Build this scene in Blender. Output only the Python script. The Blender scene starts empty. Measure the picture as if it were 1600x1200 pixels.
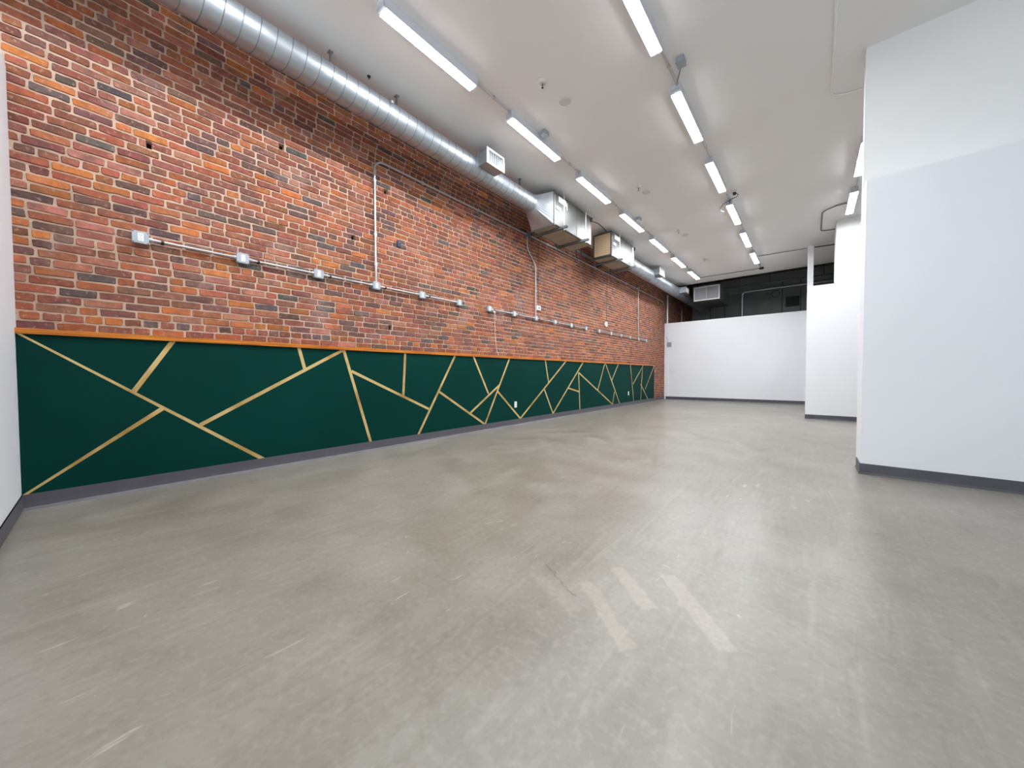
import bpy, bmesh, math, random
from mathutils import Matrix, Vector
random.seed(7)
scene = bpy.context.scene
C = scene.collection

# ------------------------------------------------------------------ camera
YAW, PITCH, ROLL, FPX = math.radians(40.467), math.radians(-1.491), math.radians(-0.198), 545.27
CAM = Vector((4.456, 0.0, 1.0))
_f = Vector((-math.sin(YAW)*math.cos(PITCH), math.cos(YAW)*math.cos(PITCH), math.sin(PITCH)))
_r = Vector((math.cos(YAW), math.sin(YAW), 0))
_u = _r.cross(_f)
_r2 = _r*math.cos(ROLL) + _u*math.sin(ROLL)
_u2 = -_r*math.sin(ROLL) + _u*math.cos(ROLL)
cd = bpy.data.cameras.new('camera')
cam = bpy.data.objects.new('camera', cd); C.objects.link(cam)
cd.sensor_width = 36; cd.sensor_fit = 'HORIZONTAL'; cd.lens = FPX/1600*36
cd.clip_start = .02; cd.clip_end = 200
M = Matrix.Identity(4)
for i in range(3):
    M[i][0] = _r2[i]; M[i][1] = _u2[i]; M[i][2] = -_f[i]; M[i][3] = CAM[i]
cam.matrix_world = M
scene.camera = cam

# ------------------------------------------------------------------ world and exposure
w = bpy.data.worlds.new('world'); scene.world = w; w.use_nodes = True
bg = w.node_tree.nodes['Background']
bg.inputs[0].default_value = (.80, .90, 1.0, 1)      # overcast daylight beyond the open shop front
bg.inputs[1].default_value = 2.2
scene.view_settings.view_transform = 'Standard'
scene.view_settings.look = 'None'
scene.view_settings.gamma = 1
scene.view_settings.use_curve_mapping = False
scene.view_settings.exposure = 0.08
LAMP = 103.0

# ------------------------------------------------------------------ constants (metres)
ZC = 4.40          # white ceiling
XB = -.06          # brick face
Y_END = 13.47      # end of the green panel
Y_BACK = 14.867    # white rear partition
Y_FAR = 19.2       # dark far wall
Y_CE = 14.52       # end of the white ceiling
Z_OPEN = 5.4       # dark open roof behind
Z_CAP = 1.361

# ------------------------------------------------------------------ helpers
def lin(c):
    return tuple(((v/255)/12.92 if v/255 <= .04045 else ((v/255+.055)/1.055)**2.4) for v in c) + (1,)

def mat(name, col, rough=.6, metal=0., spec=.5, noise=None, bump=None, emit=None):
    """col: sRGB 0-255. noise=(scale, amount, stretch): brightness mottling. bump=(scale, strength)."""
    m = bpy.data.materials.new(name); m.use_nodes = True
    nt = m.node_tree; b = nt.nodes['Principled BSDF']
    c = lin(col)
    b.inputs['Base Color'].default_value = c
    b.inputs['Roughness'].default_value = rough
    b.inputs['Metallic'].default_value = metal
    b.inputs['Specular IOR Level'].default_value = spec
    if emit:
        b.inputs['Emission Color'].default_value = emit[0]; b.inputs['Emission Strength'].default_value = emit[1]
    tc = None
    if noise or bump:
        tc = nt.nodes.new('ShaderNodeNewGeometry')
    if noise:
        mp = nt.nodes.new('ShaderNodeMapping'); mp.inputs['Scale'].default_value = noise[2] if len(noise) > 2 else (1, 1, 1)
        nt.links.new(tc.outputs['Position'], mp.inputs[0])
        n = nt.nodes.new('ShaderNodeTexNoise'); n.inputs['Scale'].default_value = noise[0]; n.inputs['Detail'].default_value = 5
        nt.links.new(mp.outputs[0], n.inputs['Vector'])
        r = nt.nodes.new('ShaderNodeMapRange')
        r.inputs['From Min'].default_value = .3; r.inputs['From Max'].default_value = .7
        r.inputs['To Min'].default_value = 1-noise[1]; r.inputs['To Max'].default_value = 1+noise[1]
        nt.links.new(n.outputs[0], r.inputs['Value'])
        v = nt.nodes.new('ShaderNodeVectorMath'); v.operation = 'SCALE'
        v.inputs[0].default_value = c[:3]
        nt.links.new(r.outputs[0], v.inputs['Scale']); nt.links.new(v.outputs[0], b.inputs['Base Color'])
    if bump:
        n2 = nt.nodes.new('ShaderNodeTexNoise'); n2.inputs['Scale'].default_value = bump[0]; n2.inputs['Detail'].default_value = 4
        nt.links.new(tc.outputs['Position'], n2.inputs['Vector'])
        bp = nt.nodes.new('ShaderNodeBump'); bp.inputs['Strength'].default_value = bump[1]; bp.inputs['Distance'].default_value = .004
        nt.links.new(n2.outputs[0], bp.inputs['Height']); nt.links.new(bp.outputs[0], b.inputs['Normal'])
    return m

class MB:
    """collects shapes and builds them as ONE mesh object"""
    def __init__(s): s.v = []; s.f = []
    def add(s, v, f):
        o = len(s.v); s.v += [tuple(p) for p in v]; s.f += [tuple(i+o for i in q) for q in f]; return s
    def box(s, x0, x1, y0, y1, z0, z1):
        v = [(x, y, z) for x in (x0, x1) for y in (y0, y1) for z in (z0, z1)]
        return s.add(v, [(0, 1, 3, 2), (4, 6, 7, 5), (0, 4, 5, 1), (2, 3, 7, 6), (0, 2, 6, 4), (1, 5, 7, 3)])
    def bbox(s, x0, x1, y0, y1, z0, z1, b=.004):
        """bevelled box"""
        bm = bmesh.new(); bmesh.ops.create_cube(bm, size=1)
        for q in bm.verts:
            q.co = Vector(((x0+x1)/2+q.co.x*(x1-x0), (y0+y1)/2+q.co.y*(y1-y0), (z0+z1)/2+q.co.z*(z1-z0)))
        bmesh.ops.bevel(bm, geom=bm.edges[:], offset=b, segments=2, affect='EDGES', profile=.5)
        bm.verts.index_update()
        s.add([q.co[:] for q in bm.verts], [[q.index for q in fc.verts] for fc in bm.faces]); bm.free(); return s
    def tube(s, pts, r, n=10, cap=True):
        pts = [Vector(p) for p in pts]; rings = []
        prev = None
        for i, p in enumerate(pts):
            if i == 0: t = pts[1]-p
            elif i == len(pts)-1: t = p-pts[i-1]
            else: t = (pts[i+1]-p).normalized()+(p-pts[i-1]).normalized()
            t.normalize()
            if prev is None:
                a = Vector((0, 0, 1)) if abs(t.z) < .9 else Vector((1, 0, 0))
                e1 = t.cross(a).normalized()
            else:
                e1 = (prev-t*prev.dot(t)).normalized()
            prev = e1; e2 = t.cross(e1)
            rr = r[i] if isinstance(r, (list, tuple)) else r
            rings.append([p+(e1*math.cos(2*math.pi*k/n)+e2*math.sin(2*math.pi*k/n))*rr for k in range(n)])
        v = [q for ring in rings for q in ring]; f = []
        for i in range(len(rings)-1):
            for k in range(n):
                f.append((i*n+k, i*n+(k+1) % n, (i+1)*n+(k+1) % n, (i+1)*n+k))
        if cap:
            f.append(tuple(range(n-1, -1, -1))); f.append(tuple((len(rings)-1)*n+k for k in range(n)))
        return s.add(v, f)
    def lathe(s, base, axis, prof, n=20):
        """prof: list of (distance along axis, radius)"""
        base = Vector(base); ax = Vector(axis)
        return s.tube([base+ax*h for h, _ in prof], [max(rr, .0005) for _, rr in prof], n)
    def poly(s, pts, ex):
        """extrude a polygon (list of 3D points) by vector ex"""
        n = len(pts); ex = Vector(ex)
        v = [Vector(p) for p in pts]+[Vector(p)+ex for p in pts]
        f = [tuple(range(n-1, -1, -1)), tuple(range(n, 2*n))]+[(i, (i+1) % n, n+(i+1) % n, n+i) for i in range(n)]
        return s.add(v, f)
    def build(s, name, m, parent=None, smooth=False, off=None):
        me = bpy.data.meshes.new(name)
        vs = s.v if off is None else [(a-off[0], b-off[1], c-off[2]) for a, b, c in s.v]
        me.from_pydata(vs, [], s.f)
        bm = bmesh.new(); bm.from_mesh(me); bmesh.ops.recalc_face_normals(bm, faces=bm.faces[:]); bm.to_mesh(me); bm.free()
        me.materials.append(m)
        o = bpy.data.objects.new(name, me); C.objects.link(o)
        if smooth:
            for p in me.polygons: p.use_smooth = True
            me.set_sharp_from_angle(angle=math.radians(40))
        if parent: o.parent = parent
        return o

def tag(o, label=None, cat=None, group=None, kind=None):
    if label: o['label'] = label
    if cat: o['category'] = cat
    if group: o['group'] = group
    if kind: o['kind'] = kind
    return o
def thing(name, label, cat, loc=(0, 0, 0), group=None, rot=None):
    o = bpy.data.objects.new(name, None); C.objects.link(o); o.location = loc; o.empty_display_size = .05
    if rot: o.rotation_euler = rot
    return tag(o, label, cat, group)
def struct(name, mb, m, label=None, parent=None, smooth=False):
    o = mb.build(name, m, parent, smooth); o['kind'] = 'structure'
    if label: o['label'] = label
    return o
def copy_tree(o, parent=None):
    c = o.copy(); C.objects.link(c); c.parent = parent
    for ch in list(o.children): copy_tree(ch, c)
    return c
def arc(c, r, a0, a1, e1, e2, n=6):
    c = Vector(c); e1 = Vector(e1); e2 = Vector(e2)
    return [c+(e1*math.cos(a0+(a1-a0)*i/n)+e2*math.sin(a0+(a1-a0)*i/n))*r for i in range(n+1)]

# ------------------------------------------------------------------ materials
M_white = mat('white_wall_paint', (228, 230, 234), .55, noise=(1.2, .015), bump=(90, .05))
M_upper = mat('upper_wall_paint', (234, 235, 234), .6, noise=(1.0, .02))
M_ceil = mat('ceiling_paint', (240, 239, 237), .75, noise=(.8, .02))
M_dark = mat('dark_wall_paint', (176, 184, 182), .8, noise=(2, .12))
M_darker = mat('dark_vent', (86, 90, 90), .8)
M_roof = mat('dark_open_roof', (118, 120, 118), .85)
M_base = mat('grey_vinyl_base', (84, 82, 89), .45, noise=(9, .08))
M_based = mat('charcoal_vinyl_base', (72, 73, 79), .45, noise=(7, .15))
M_galv = mat('galvanized_steel', (172, 178, 183), .46, metal=.85, noise=(22, .09, (1, .4, 1)))
M_seam_shade = mat('shaded_seam_steel', (120, 126, 131), .5, metal=.8)  # duct seam steel darkened: shading of the ridge put into the colour
M_galv2 = mat('dull_sheet_metal', (94, 94, 92), .42, metal=.85, noise=(5, .12))
M_unitb = mat('unit_underside', (150, 140, 122), .6, noise=(5, .1))
M_cond = mat('conduit_steel', (200, 202, 205), .32, metal=.8)
M_box = mat('outlet_box_steel', (164, 172, 180), .42, metal=.35, noise=(40, .06))
M_recept = mat('white_plastic', (235, 236, 234), .4)
M_slot = mat('black_slot', (22, 22, 24), .6)
M_strut = mat('strut_steel', (128, 134, 136), .45, metal=.7)
M_darkmetal = mat('dark_metal', (60, 66, 70), .5, metal=.5)
M_bluebox = mat('blue_grey_box', (104, 122, 136), .5, metal=.3)
M_filter = mat('air_filter', (176, 152, 124), .95, noise=(60, .18))
M_paper = mat('paper_label', (232, 230, 224), .6)
M_print = mat('label_print', (120, 118, 116), .7)
M_lamp = mat('led_diffuser', (255, 255, 255), .4, emit=((.93, .965, 1, 1), LAMP))
M_lampbody = mat('lamp_housing', (214, 218, 226), .4)
M_cable = mat('black_cable', (40, 40, 46), .5)
M_wire = mat('brown_wire', (92, 62, 52), .6)
M_string = mat('pale_cord', (226, 196, 184), .7)
M_sprink = mat('sprinkler_cup', (214, 211, 206), .5)
M_ceilplate = mat('cover_plate', (206, 203, 198), .5)
M_grille_back = mat('grille_shadow', (62, 64, 72), .7)
M_grille = mat('grille_blade', (222, 224, 230), .4)

# green paint
M_green = mat('dark_green_paint', (0, 52, 46), .6, spec=.08, noise=(1.1, .10), bump=(160, .06))
# oak cap rail
def wood():
    m = mat('oiled_pine', (196, 116, 40), .38)
    nt = m.node_tree; b = nt.nodes['Principled BSDF']
    g = nt.nodes.new('ShaderNodeNewGeometry'); mp = nt.nodes.new('ShaderNodeMapping'); mp.inputs['Scale'].default_value = (30, 1.6, 40)
    nt.links.new(g.outputs['Position'], mp.inputs[0])
    n = nt.nodes.new('ShaderNodeTexNoise'); n.inputs['Scale'].default_value = 1.5; n.inputs['Detail'].default_value = 8; n.inputs['Distortion'].default_value = .6
    nt.links.new(mp.outputs[0], n.inputs['Vector'])
    cr = nt.nodes.new('ShaderNodeValToRGB'); e = cr.color_ramp.elements
    e[0].position = .3; e[0].color = lin((152, 76, 10)); e[1].position = .68; e[1].color = lin((210, 128, 30))
    nt.links.new(n.outputs[0], cr.inputs[0]); nt.links.new(cr.outputs[0], b.inputs['Base Color'])
    return m
M_wood = wood()
def gold():
    m = mat('gold_tape', (205, 172, 104), .42, metal=.35)
    nt = m.node_tree; b = nt.nodes['Principled BSDF']
    g = nt.nodes.new('ShaderNodeNewGeometry')
    n = nt.nodes.new('ShaderNodeTexNoise'); n.inputs['Scale'].default_value = 3; n.inputs['Detail'].default_value = 6
    nt.links.new(g.outputs['Position'], n.inputs['Vector'])
    cr = nt.nodes.new('ShaderNodeValToRGB'); e = cr.color_ramp.elements
    e[0].position = .32; e[0].color = lin((168, 128, 62)); e[1].position = .55; e[1].color = lin((216, 188, 126))
    nt.links.new(n.outputs[0], cr.inputs[0]); nt.links.new(cr.outputs[0], b.inputs['Base Color'])
    return m
M_gold = gold()

def brick_mat(name, individual):
    m = bpy.data.materials.new(name); m.use_nodes = True
    nt = m.node_tree; b = nt.nodes['Principled BSDF']; L = nt.links.new
    if individual:
        ci = nt.nodes.new('ShaderNodeObjectInfo'); col = ci.outputs['Color']
    else:
        ci = nt.nodes.new('ShaderNodeAttribute'); ci.attribute_name = 'bcol'; col = ci.outputs['Color']
    g = nt.nodes.new('ShaderNodeNewGeometry')
    n = nt.nodes.new('ShaderNodeTexNoise'); n.inputs['Scale'].default_value = 16; n.inputs['Detail'].default_value = 7; n.inputs['Roughness'].default_value = .65
    L(g.outputs['Position'], n.inputs['Vector'])
    r = nt.nodes.new('ShaderNodeMapRange'); r.inputs['From Min'].default_value = .28; r.inputs['From Max'].default_value = .72
    r.inputs['To Min'].default_value = .66; r.inputs['To Max'].default_value = 1.28
    L(n.outputs[0], r.inputs['Value'])
    v = nt.nodes.new('ShaderNodeVectorMath'); v.operation = 'SCALE'; L(col, v.inputs[0]); L(r.outputs[0], v.inputs['Scale'])
    n4 = nt.nodes.new('ShaderNodeTexNoise'); n4.inputs['Scale'].default_value = 6.5; n4.inputs['Detail'].default_value = 4; n4.inputs['Distortion'].default_value = .5
    L(g.outputs['Position'], n4.inputs['Vector'])
    r4 = nt.nodes.new('ShaderNodeMapRange'); r4.inputs['From Min'].default_value = .53; r4.inputs['From Max'].default_value = .70; r4.inputs['To Max'].default_value = .62
    L(n4.outputs[0], r4.inputs['Value'])
    m4 = nt.nodes.new('ShaderNodeMix'); m4.data_type = 'RGBA'; L(r4.outputs[0], m4.inputs[0]); L(v.outputs[0], m4.inputs[6]); m4.inputs[7].default_value = lin((92, 72, 68))
    n5 = nt.nodes.new('ShaderNodeTexNoise'); n5.inputs['Scale'].default_value = 34; n5.inputs['Detail'].default_value = 6
    L(g.outputs['Position'], n5.inputs['Vector'])
    r5 = nt.nodes.new('ShaderNodeMapRange'); r5.inputs['From Min'].default_value = .57; r5.inputs['From Max'].default_value = .70; r5.inputs['To Max'].default_value = .5
    L(n5.outputs[0], r5.inputs['Value'])
    m5 = nt.nodes.new('ShaderNodeMix'); m5.data_type = 'RGBA'; L(r5.outputs[0], m5.inputs[0]); L(m4.outputs[2], m5.inputs[6]); m5.inputs[7].default_value = lin((186, 150, 130))
    v = m5
    # pale lime bloom in patches
    n2 = nt.nodes.new('ShaderNodeTexNoise'); n2.inputs['Scale'].default_value = 2.6; n2.inputs['Detail'].default_value = 6
    L(g.outputs['Position'], n2.inputs['Vector'])
    r2 = nt.nodes.new('ShaderNodeMapRange'); r2.inputs['From Min'].default_value = .58; r2.inputs['From Max'].default_value = .80
    r2.inputs['To Max'].default_value = .6
    L(n2.outputs[0], r2.inputs['Value'])
    n3 = nt.nodes.new('ShaderNodeTexNoise'); n3.inputs['Scale'].default_value = 45; n3.inputs['Detail'].default_value = 3
    L(g.outputs['Position'], n3.inputs['Vector'])
    mu = nt.nodes.new('ShaderNodeMath'); mu.operation = 'MULTIPLY'; L(r2.outputs[0], mu.inputs[0]); L(n3.outputs[0], mu.inputs[1])
    mx = nt.nodes.new('ShaderNodeMix'); mx.data_type = 'RGBA'
    L(mu.outputs[0], mx.inputs[0]); L(v.outputs[2], mx.inputs[6]); mx.inputs[7].default_value = lin((205, 178, 168))
    L(mx.outputs[2], b.inputs['Base Color'])
    b.inputs['Roughness'].default_value = .82; b.inputs['Specular IOR Level'].default_value = .3
    bp = nt.nodes.new('ShaderNodeBump'); bp.inputs['Strength'].default_value = .55; bp.inputs['Distance'].default_value = .006
    L(n.outputs[0], bp.inputs['Height']); L(bp.outputs[0], b.inputs['Normal'])
    return m
M_brick_i = brick_mat('brick_single', True)
M_brick_s = brick_mat('brick_field', False)
M_mortar = mat('lime_mortar', (194, 167, 147), .95, noise=(6, .16), bump=(70, .5))
M_core = mat('wall_core', (46, 34, 30), .95)

# ------------------------------------------------------------------ floor
def floor_mat():
    m = bpy.data.materials.new('polished_concrete'); m.use_nodes = True
    nt = m.node_tree; b = nt.nodes['Principled BSDF']; L = nt.links.new; N = nt.nodes.new
    g = N('ShaderNodeNewGeometry')
    def noise(scale, detail=5, stretch=(1, 1, 1), rot=0, dist=0, off=(0, 0, 0)):
        mp = N('ShaderNodeMapping'); mp.inputs['Scale'].default_value = stretch; mp.inputs['Rotation'].default_value = (0, 0, rot); mp.inputs['Location'].default_value = off
        L(g.outputs['Position'], mp.inputs[0])
        n = N('ShaderNodeTexNoise'); n.inputs['Scale'].default_value = scale; n.inputs['Detail'].default_value = detail; n.inputs['Distortion'].default_value = dist
        L(mp.outputs[0], n.inputs['Vector']); return n.outputs[0]
    def rng(x, a, bb, c=0., d=1.):
        r = N('ShaderNodeMapRange'); r.inputs['From Min'].default_value = a; r.inputs['From Max'].default_value = bb
        r.inputs['To Min'].default_value = c; r.inputs['To Max'].default_value = d; L(x, r.inputs['Value']); return r.outputs[0]
    def mix(fac, A, B):
        mx = N('ShaderNodeMix'); mx.data_type = 'RGBA'
        if hasattr(fac, 'is_linked'): L(fac, mx.inputs[0])
        else: mx.inputs[0].default_value = fac
        for k, q in ((6, A), (7, B)):
            if isinstance(q, tuple): mx.inputs[k].default_value = q
            else: L(q, mx.inputs[k])
        return mx.outputs[2]
    def math_(op, a, bb=None):
        q = N('ShaderNodeMath'); q.operation = op
        for k, x in enumerate((a, bb)):
            if x is None: continue
            if isinstance(x, (int, float)): q.inputs[k].default_value = x
            else: L(x, q.inputs[k])
        return q.outputs[0]
    big = noise(.55, 4)
    c = mix(rng(big, .3, .7), lin((152, 145, 132)), lin((176, 172, 163)))
    mid = noise(2.6, 7, dist=.4)
    c = mix(rng(mid, .42, .75, 0, .5), c, lin((190, 187, 178)))
    c = mix(rng(noise(3.4, 6, off=(7, 3, 0)), .5, .78, 0, .45), c, lin((132, 126, 116)))
    # trowel streaks along the room
    st = noise(1.6, 8, (6.5, .75, 1), 0, .5)
    c = mix(rng(st, .56, .78, 0, .22), c, lin((206, 204, 196)))
    st2 = noise(1.2, 8, (5.5, .9, 1), .5, .8, (3, 1, 0))
    c = mix(rng(st2, .56, .76, 0, .28), c, lin((134, 126, 114)))
    st3 = noise(1.0, 9, (20, 2.2, 1), -.12, .7, (1, 8, 0))
    c = mix(rng(st3, .56, .74, 0, .24), c, lin((212, 208, 198)))
    st4 = noise(1.0, 9, (16, 2.4, 1), .9, .9, (4, 2, 0))
    c = mix(rng(st4, .56, .72, 0, .26), c, lin((126, 118, 106)))
    # pale scuffs
    sc = math_('MULTIPLY', rng(noise(4.2, 6, (5, 1.1, 1), .25, .3), .66, .70), rng(noise(1.1, 2, off=(2, 5, 0)), .48, .62))
    c = mix(math_('MULTIPLY', sc, .55), c, lin((226, 224, 214)))
    sp = math_('MULTIPLY', rng(noise(15, 3, dist=.8), .72, .76), rng(noise(.9, 2, off=(9, 2, 0)), .45, .6))
    c = mix(math_('MULTIPLY', sp, .7), c, lin((232, 230, 222)))
    fine = noise(34, 6, dist=.3)
    c = mix(rng(fine, .5, .72, 0, .22), c, lin((214, 210, 200)))
    c = mix(rng(noise(26, 6, off=(5, 5, 0)), .54, .74, 0, .25), c, lin((120, 113, 104)))
    # worn filler strips in the concrete
    sx = N('ShaderNodeSeparateXYZ')
    wob = N('ShaderNodeTexNoise'); wob.inputs['Scale'].default_value = 22; wob.inputs['Detail'].default_value = 5; L(g.outputs['Position'], wob.inputs['Vector'])
    vs = N('ShaderNodeVectorMath'); vs.operation = 'SUBTRACT'; L(wob.outputs[1], vs.inputs[0]); vs.inputs[1].default_value = (.5, .5, .5)
    vk = N('ShaderNodeVectorMath'); vk.operation = 'SCALE'; L(vs.outputs[0], vk.inputs[0]); vk.inputs['Scale'].default_value = .055
    va = N('ShaderNodeVectorMath'); va.operation = 'ADD'; L(g.outputs['Position'], va.inputs[0]); L(vk.outputs[0], va.inputs[1])
    L(va.outputs[0], sx.inputs[0])
    def strip(x0, y0, x1, y1, hw, soft):
        dx, dy = x1-x0, y1-y0; l = math.hypot(dx, dy); dx /= l; dy /= l
        px = math_('SUBTRACT', sx.outputs[0], x0); py = math_('SUBTRACT', sx.outputs[1], y0)
        u = math_('ADD', math_('MULTIPLY', px, dx), math_('MULTIPLY', py, dy))
        v = math_('ABSOLUTE', math_('SUBTRACT', math_('MULTIPLY', px, -dy), math_('MULTIPLY', py, -dx)))
        du = math_('SUBTRACT', math_('ABSOLUTE', math_('SUBTRACT', u, l/2)), l/2)
        return rng(math_('MAXIMUM', math_('SUBTRACT', v, hw), du), 0, soft, 1, 0)
    grain = rng(noise(42, 4), .3, .7, .45, 1)
    for a in ((3.655, 1.485, 3.965, 1.225, .026, .012), (3.715, 1.70, 3.95, 1.495, .030, .010), (3.93, 1.80, 4.245, 1.445, .034, .010)):
        k = strip(*a); c = mix(math_('MULTIPLY', math_('MULTIPLY', k, grain), .62), c, lin((205, 194, 178)))
    k = strip(3.43, 1.38, 3.70, 1.28, .014, .03); c = mix(math_('MULTIPLY', math_('MULTIPLY', k, grain), .4), c, lin((205, 198, 182)))
    k = strip(3.40, 1.50, 3.66, 1.36, .002, .004); c = mix(math_('MULTIPLY', k, .6), c, lin((116, 108, 98)))
    fs = N('ShaderNodeVectorMath'); fs.operation = 'MULTIPLY'; L(c, fs.inputs[0]); fs.inputs[1].default_value = (.585, .57, .557)
    L(fs.outputs[0], b.inputs['Base Color'])
    ro = rng(mid, .3, .7, .30, .42)
    L(ro, b.inputs['Roughness'])
    b.inputs['Specular IOR Level'].default_value = .5
    bp = N('ShaderNodeBump'); bp.inputs['Strength'].default_value = .12; bp.inputs['Distance'].default_value = .01
    L(noise(5, 6), bp.inputs['Height']); L(bp.outputs[0], b.inputs['Normal'])
    return m
M_floor = floor_mat()
struct('floor', MB().box(-.5, 9, -4, Y_FAR+.3, -.12, 0), M_floor, 'polished grey concrete floor with pale scuffs and filler strips')

# ------------------------------------------------------------------ ceiling and roof
struct('ceiling', MB().box(-.068, 9, -4, Y_CE, ZC, ZC+.12), M_ceil, 'flat off-white painted ceiling')
struct('ceiling_far', MB().box(-.5, 9, Y_CE, Y_FAR+.3, Z_OPEN, Z_OPEN+.12).box(-.5, 9, Y_CE, Y_CE+.1, ZC+.12, Z_OPEN), M_roof, 'dark open roof above the rear rooms')

# ------------------------------------------------------------------ brick wall
CH = .0696; BH = .0612; SL = .216; HL = .108; JT = .0088
HOLES = [(1.351, 3.53, .045), (2.615, 3.555, .06), (2.145, 2.805, .05), (.314, 3.078, .03), (2.652, 1.655, .05), (5.714, 2.917, .06), (8.609, 2.891, .08), (11.924, 2.909, .08)]
PAL = [((160, 93, 66), 24), ((149, 87, 67), 26), ((170, 99, 62), 14), ((184, 108, 58), 8), ((138, 84, 70), 16), ((126, 86, 77), 10), ((110, 80, 73), 6), ((97, 82, 78), 3.5), ((88, 80, 78), 1), ((165, 108, 88), 12)]
PT = sum(p[1] for p in PAL)
rng_ = random.Random(11)
def brick_col():
    k = rng_.uniform(0, PT)
    for c, wgt in PAL:
        k -= wgt
        if k <= 0: break
    f = rng_.uniform(.83, 1.07)
    return lin([min(255, max(0, v*f+rng_.uniform(-5, 5))) for v in c])
def brick_shape(L_, H_, rn, amp=.0030):
    """outline of 12 points, two rings; front at x=0, y along length centred, z centred"""
    hl, hh = L_/2, H_/2; ch = min(.007, hl*.3)
    P = [(-hl, -hh+ch), (-hl+ch, -hh), (-hl/3, -hh), (hl/3, -hh), (hl-ch, -hh), (hl, -hh+ch),
         (hl, hh-ch), (hl-ch, hh), (hl/3, hh), (-hl/3, hh), (-hl+ch, hh), (-hl, hh-ch)]
    out = []; inn = []
    for y, z in P:
        jy, jz = rn.uniform(-amp, amp), rn.uniform(-amp, amp)
        if rn.random() < .06: jz *= 2.6
        out.append((-.020, y+jy, z+jz))
        s = .0035+rn.uniform(0, .003)
        inn.append((rn.uniform(-.0018, .0012), (y+jy)*(1-s/hl), (z+jz)*(1-s/hh)))
    n = 12
    f = [tuple(n+i for i in range(n))]+[(i, (i+1) % n, n+(i+1) % n, n+i) for i in range(n)]
    return out+inn, f

wall_left = struct('wall_left', MB().box(-.55, -.13, -4, Y_FAR+.3, 0, Z_OPEN), M_core, 'old red brick wall with pale lime mortar')
bricks = []   # (y centre, z centre, length, header?)
mort = MB()
nrow = int(Z_OPEN/CH)+1
for k in range(nrow):
    z0 = Z_CAP - 20*CH + k*CH       # a bed joint falls on the cap rail
    zc = z0+CH/2
    if zc > Z_OPEN-.03 or zc < .02: continue
    header = (k % 9 == 3)
    ml = HL if header else SL
    y = -1.3 - rng_.uniform(0, .02) - (ml/2 if k % 2 else 0)
    y_end = Y_FAR
    cuts = []
    while y < y_end:
        hd = header or rng_.random() < .13
        l = (HL if hd else SL)*rng_.uniform(.94, 1.06)
        a, bnd = y+JT/2, y+l-JT/2
        y += l
        below = zc < Z_CAP-.01
        if below and (bnd < Y_END-.1): continue
        if below and a > Y_BACK+.2: continue
        if zc < 2.9 and a > Y_BACK+.2: continue
        hh = [h for h in HOLES if abs(h[1]-zc) < CH/2 and a < h[0] < bnd]
        if hh:
            h = hh[0]; g0, g1 = h[0]-h[2]/2, h[0]+h[2]/2
            cuts.append((g0-.004, g1+.004))
            if g0-a > .03: bricks.append(((a+g0)/2, zc, g0-a, True))
            if bnd-g1 > .03: bricks.append(((bnd+g1)/2, zc, bnd-g1, True))
        else:
            bricks.append(((a+bnd)/2, zc+rng_.uniform(-.0012, .0012), bnd-a, hd))
    ys = [-4.0]+[v for cu in sorted(cuts) for v in cu]+[Y_FAR]
    for i in range(0, len(ys), 2):
        if ys[i+1] > ys[i]: mort.box(-.129, -.0685, ys[i], ys[i+1], z0, z0+CH)
mo = mort.build('mortar_bed', M_mortar, wall_left)
tag(mo, 'pale lime mortar between the bricks')
# rank the bricks by how large they show from inside the room near the front corner
def show(bk):
    P = Vector((XB, bk[0], bk[1])); d = P-CAM
    z = d.dot(_f)
    if z < .3: return 0
    px = 800+FPX*d.dot(_r)/z; py = 600-FPX*d.dot(_u)/z
    if px < 22 or px > 1600 or py < 70 or py > 1130: return 0
    return bk[2]*BH*abs(d.x)/d.length**3
order = sorted(range(len(bricks)), key=lambda i: -show(bricks[i]))
single = set(order[:300])
var_s = []; var_h = []
def mk_mesh(L_, tag_):
    v, f = brick_shape(L_, BH, rng_)
    me = bpy.data.meshes.new('brick'); me.from_pydata(v, [], f)
    me.materials.append(M_brick_i); me.update(); return me
for i in range(14): var_s.append(mk_mesh(SL-JT, 's'))
for i in range(6): var_h.append(mk_mesh(HL-JT, 'h'))
fv = []; ff = []; fc = []
for i, (yc, zc, l, hd) in enumerate(bricks):
    proud = rng_.uniform(-.003, .003)
    col = brick_col()
    if i in single:
        me = rng_.choice(var_h if l < .15 else var_s)
        o = bpy.data.objects.new('brick', me); C.objects.link(o); o.parent = wall_left
        o.location = (XB+proud, yc, zc); o.scale = (1, l/((HL if l < .15 else SL)-JT), 1)
        o.rotation_euler = (rng_.uniform(-.008, .008), 0, 0)
        o.color = col
    else:
        v, f = brick_shape(l, BH, rng_)
        n0 = len(fv)
        fv += [(XB+proud+x, yc+y_, zc+z_) for x, y_, z_ in v]
        ff += [tuple(q+n0 for q in t) for t in f]
        fc += [col]*len(f)
me = bpy.data.meshes.new('brick_field'); me.from_pydata(fv, [], ff)
at = me.attributes.new('bcol', 'FLOAT_COLOR', 'FACE')
at.data.foreach_set('color', [x for c in fc for x in c])
me.materials.append(M_brick_s)
bf = bpy.data.objects.new('brick_field', me); C.objects.link(bf); bf.parent = wall_left
tag(bf, 'field of smaller red and brown bricks further along the wall', kind='stuff')

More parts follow.
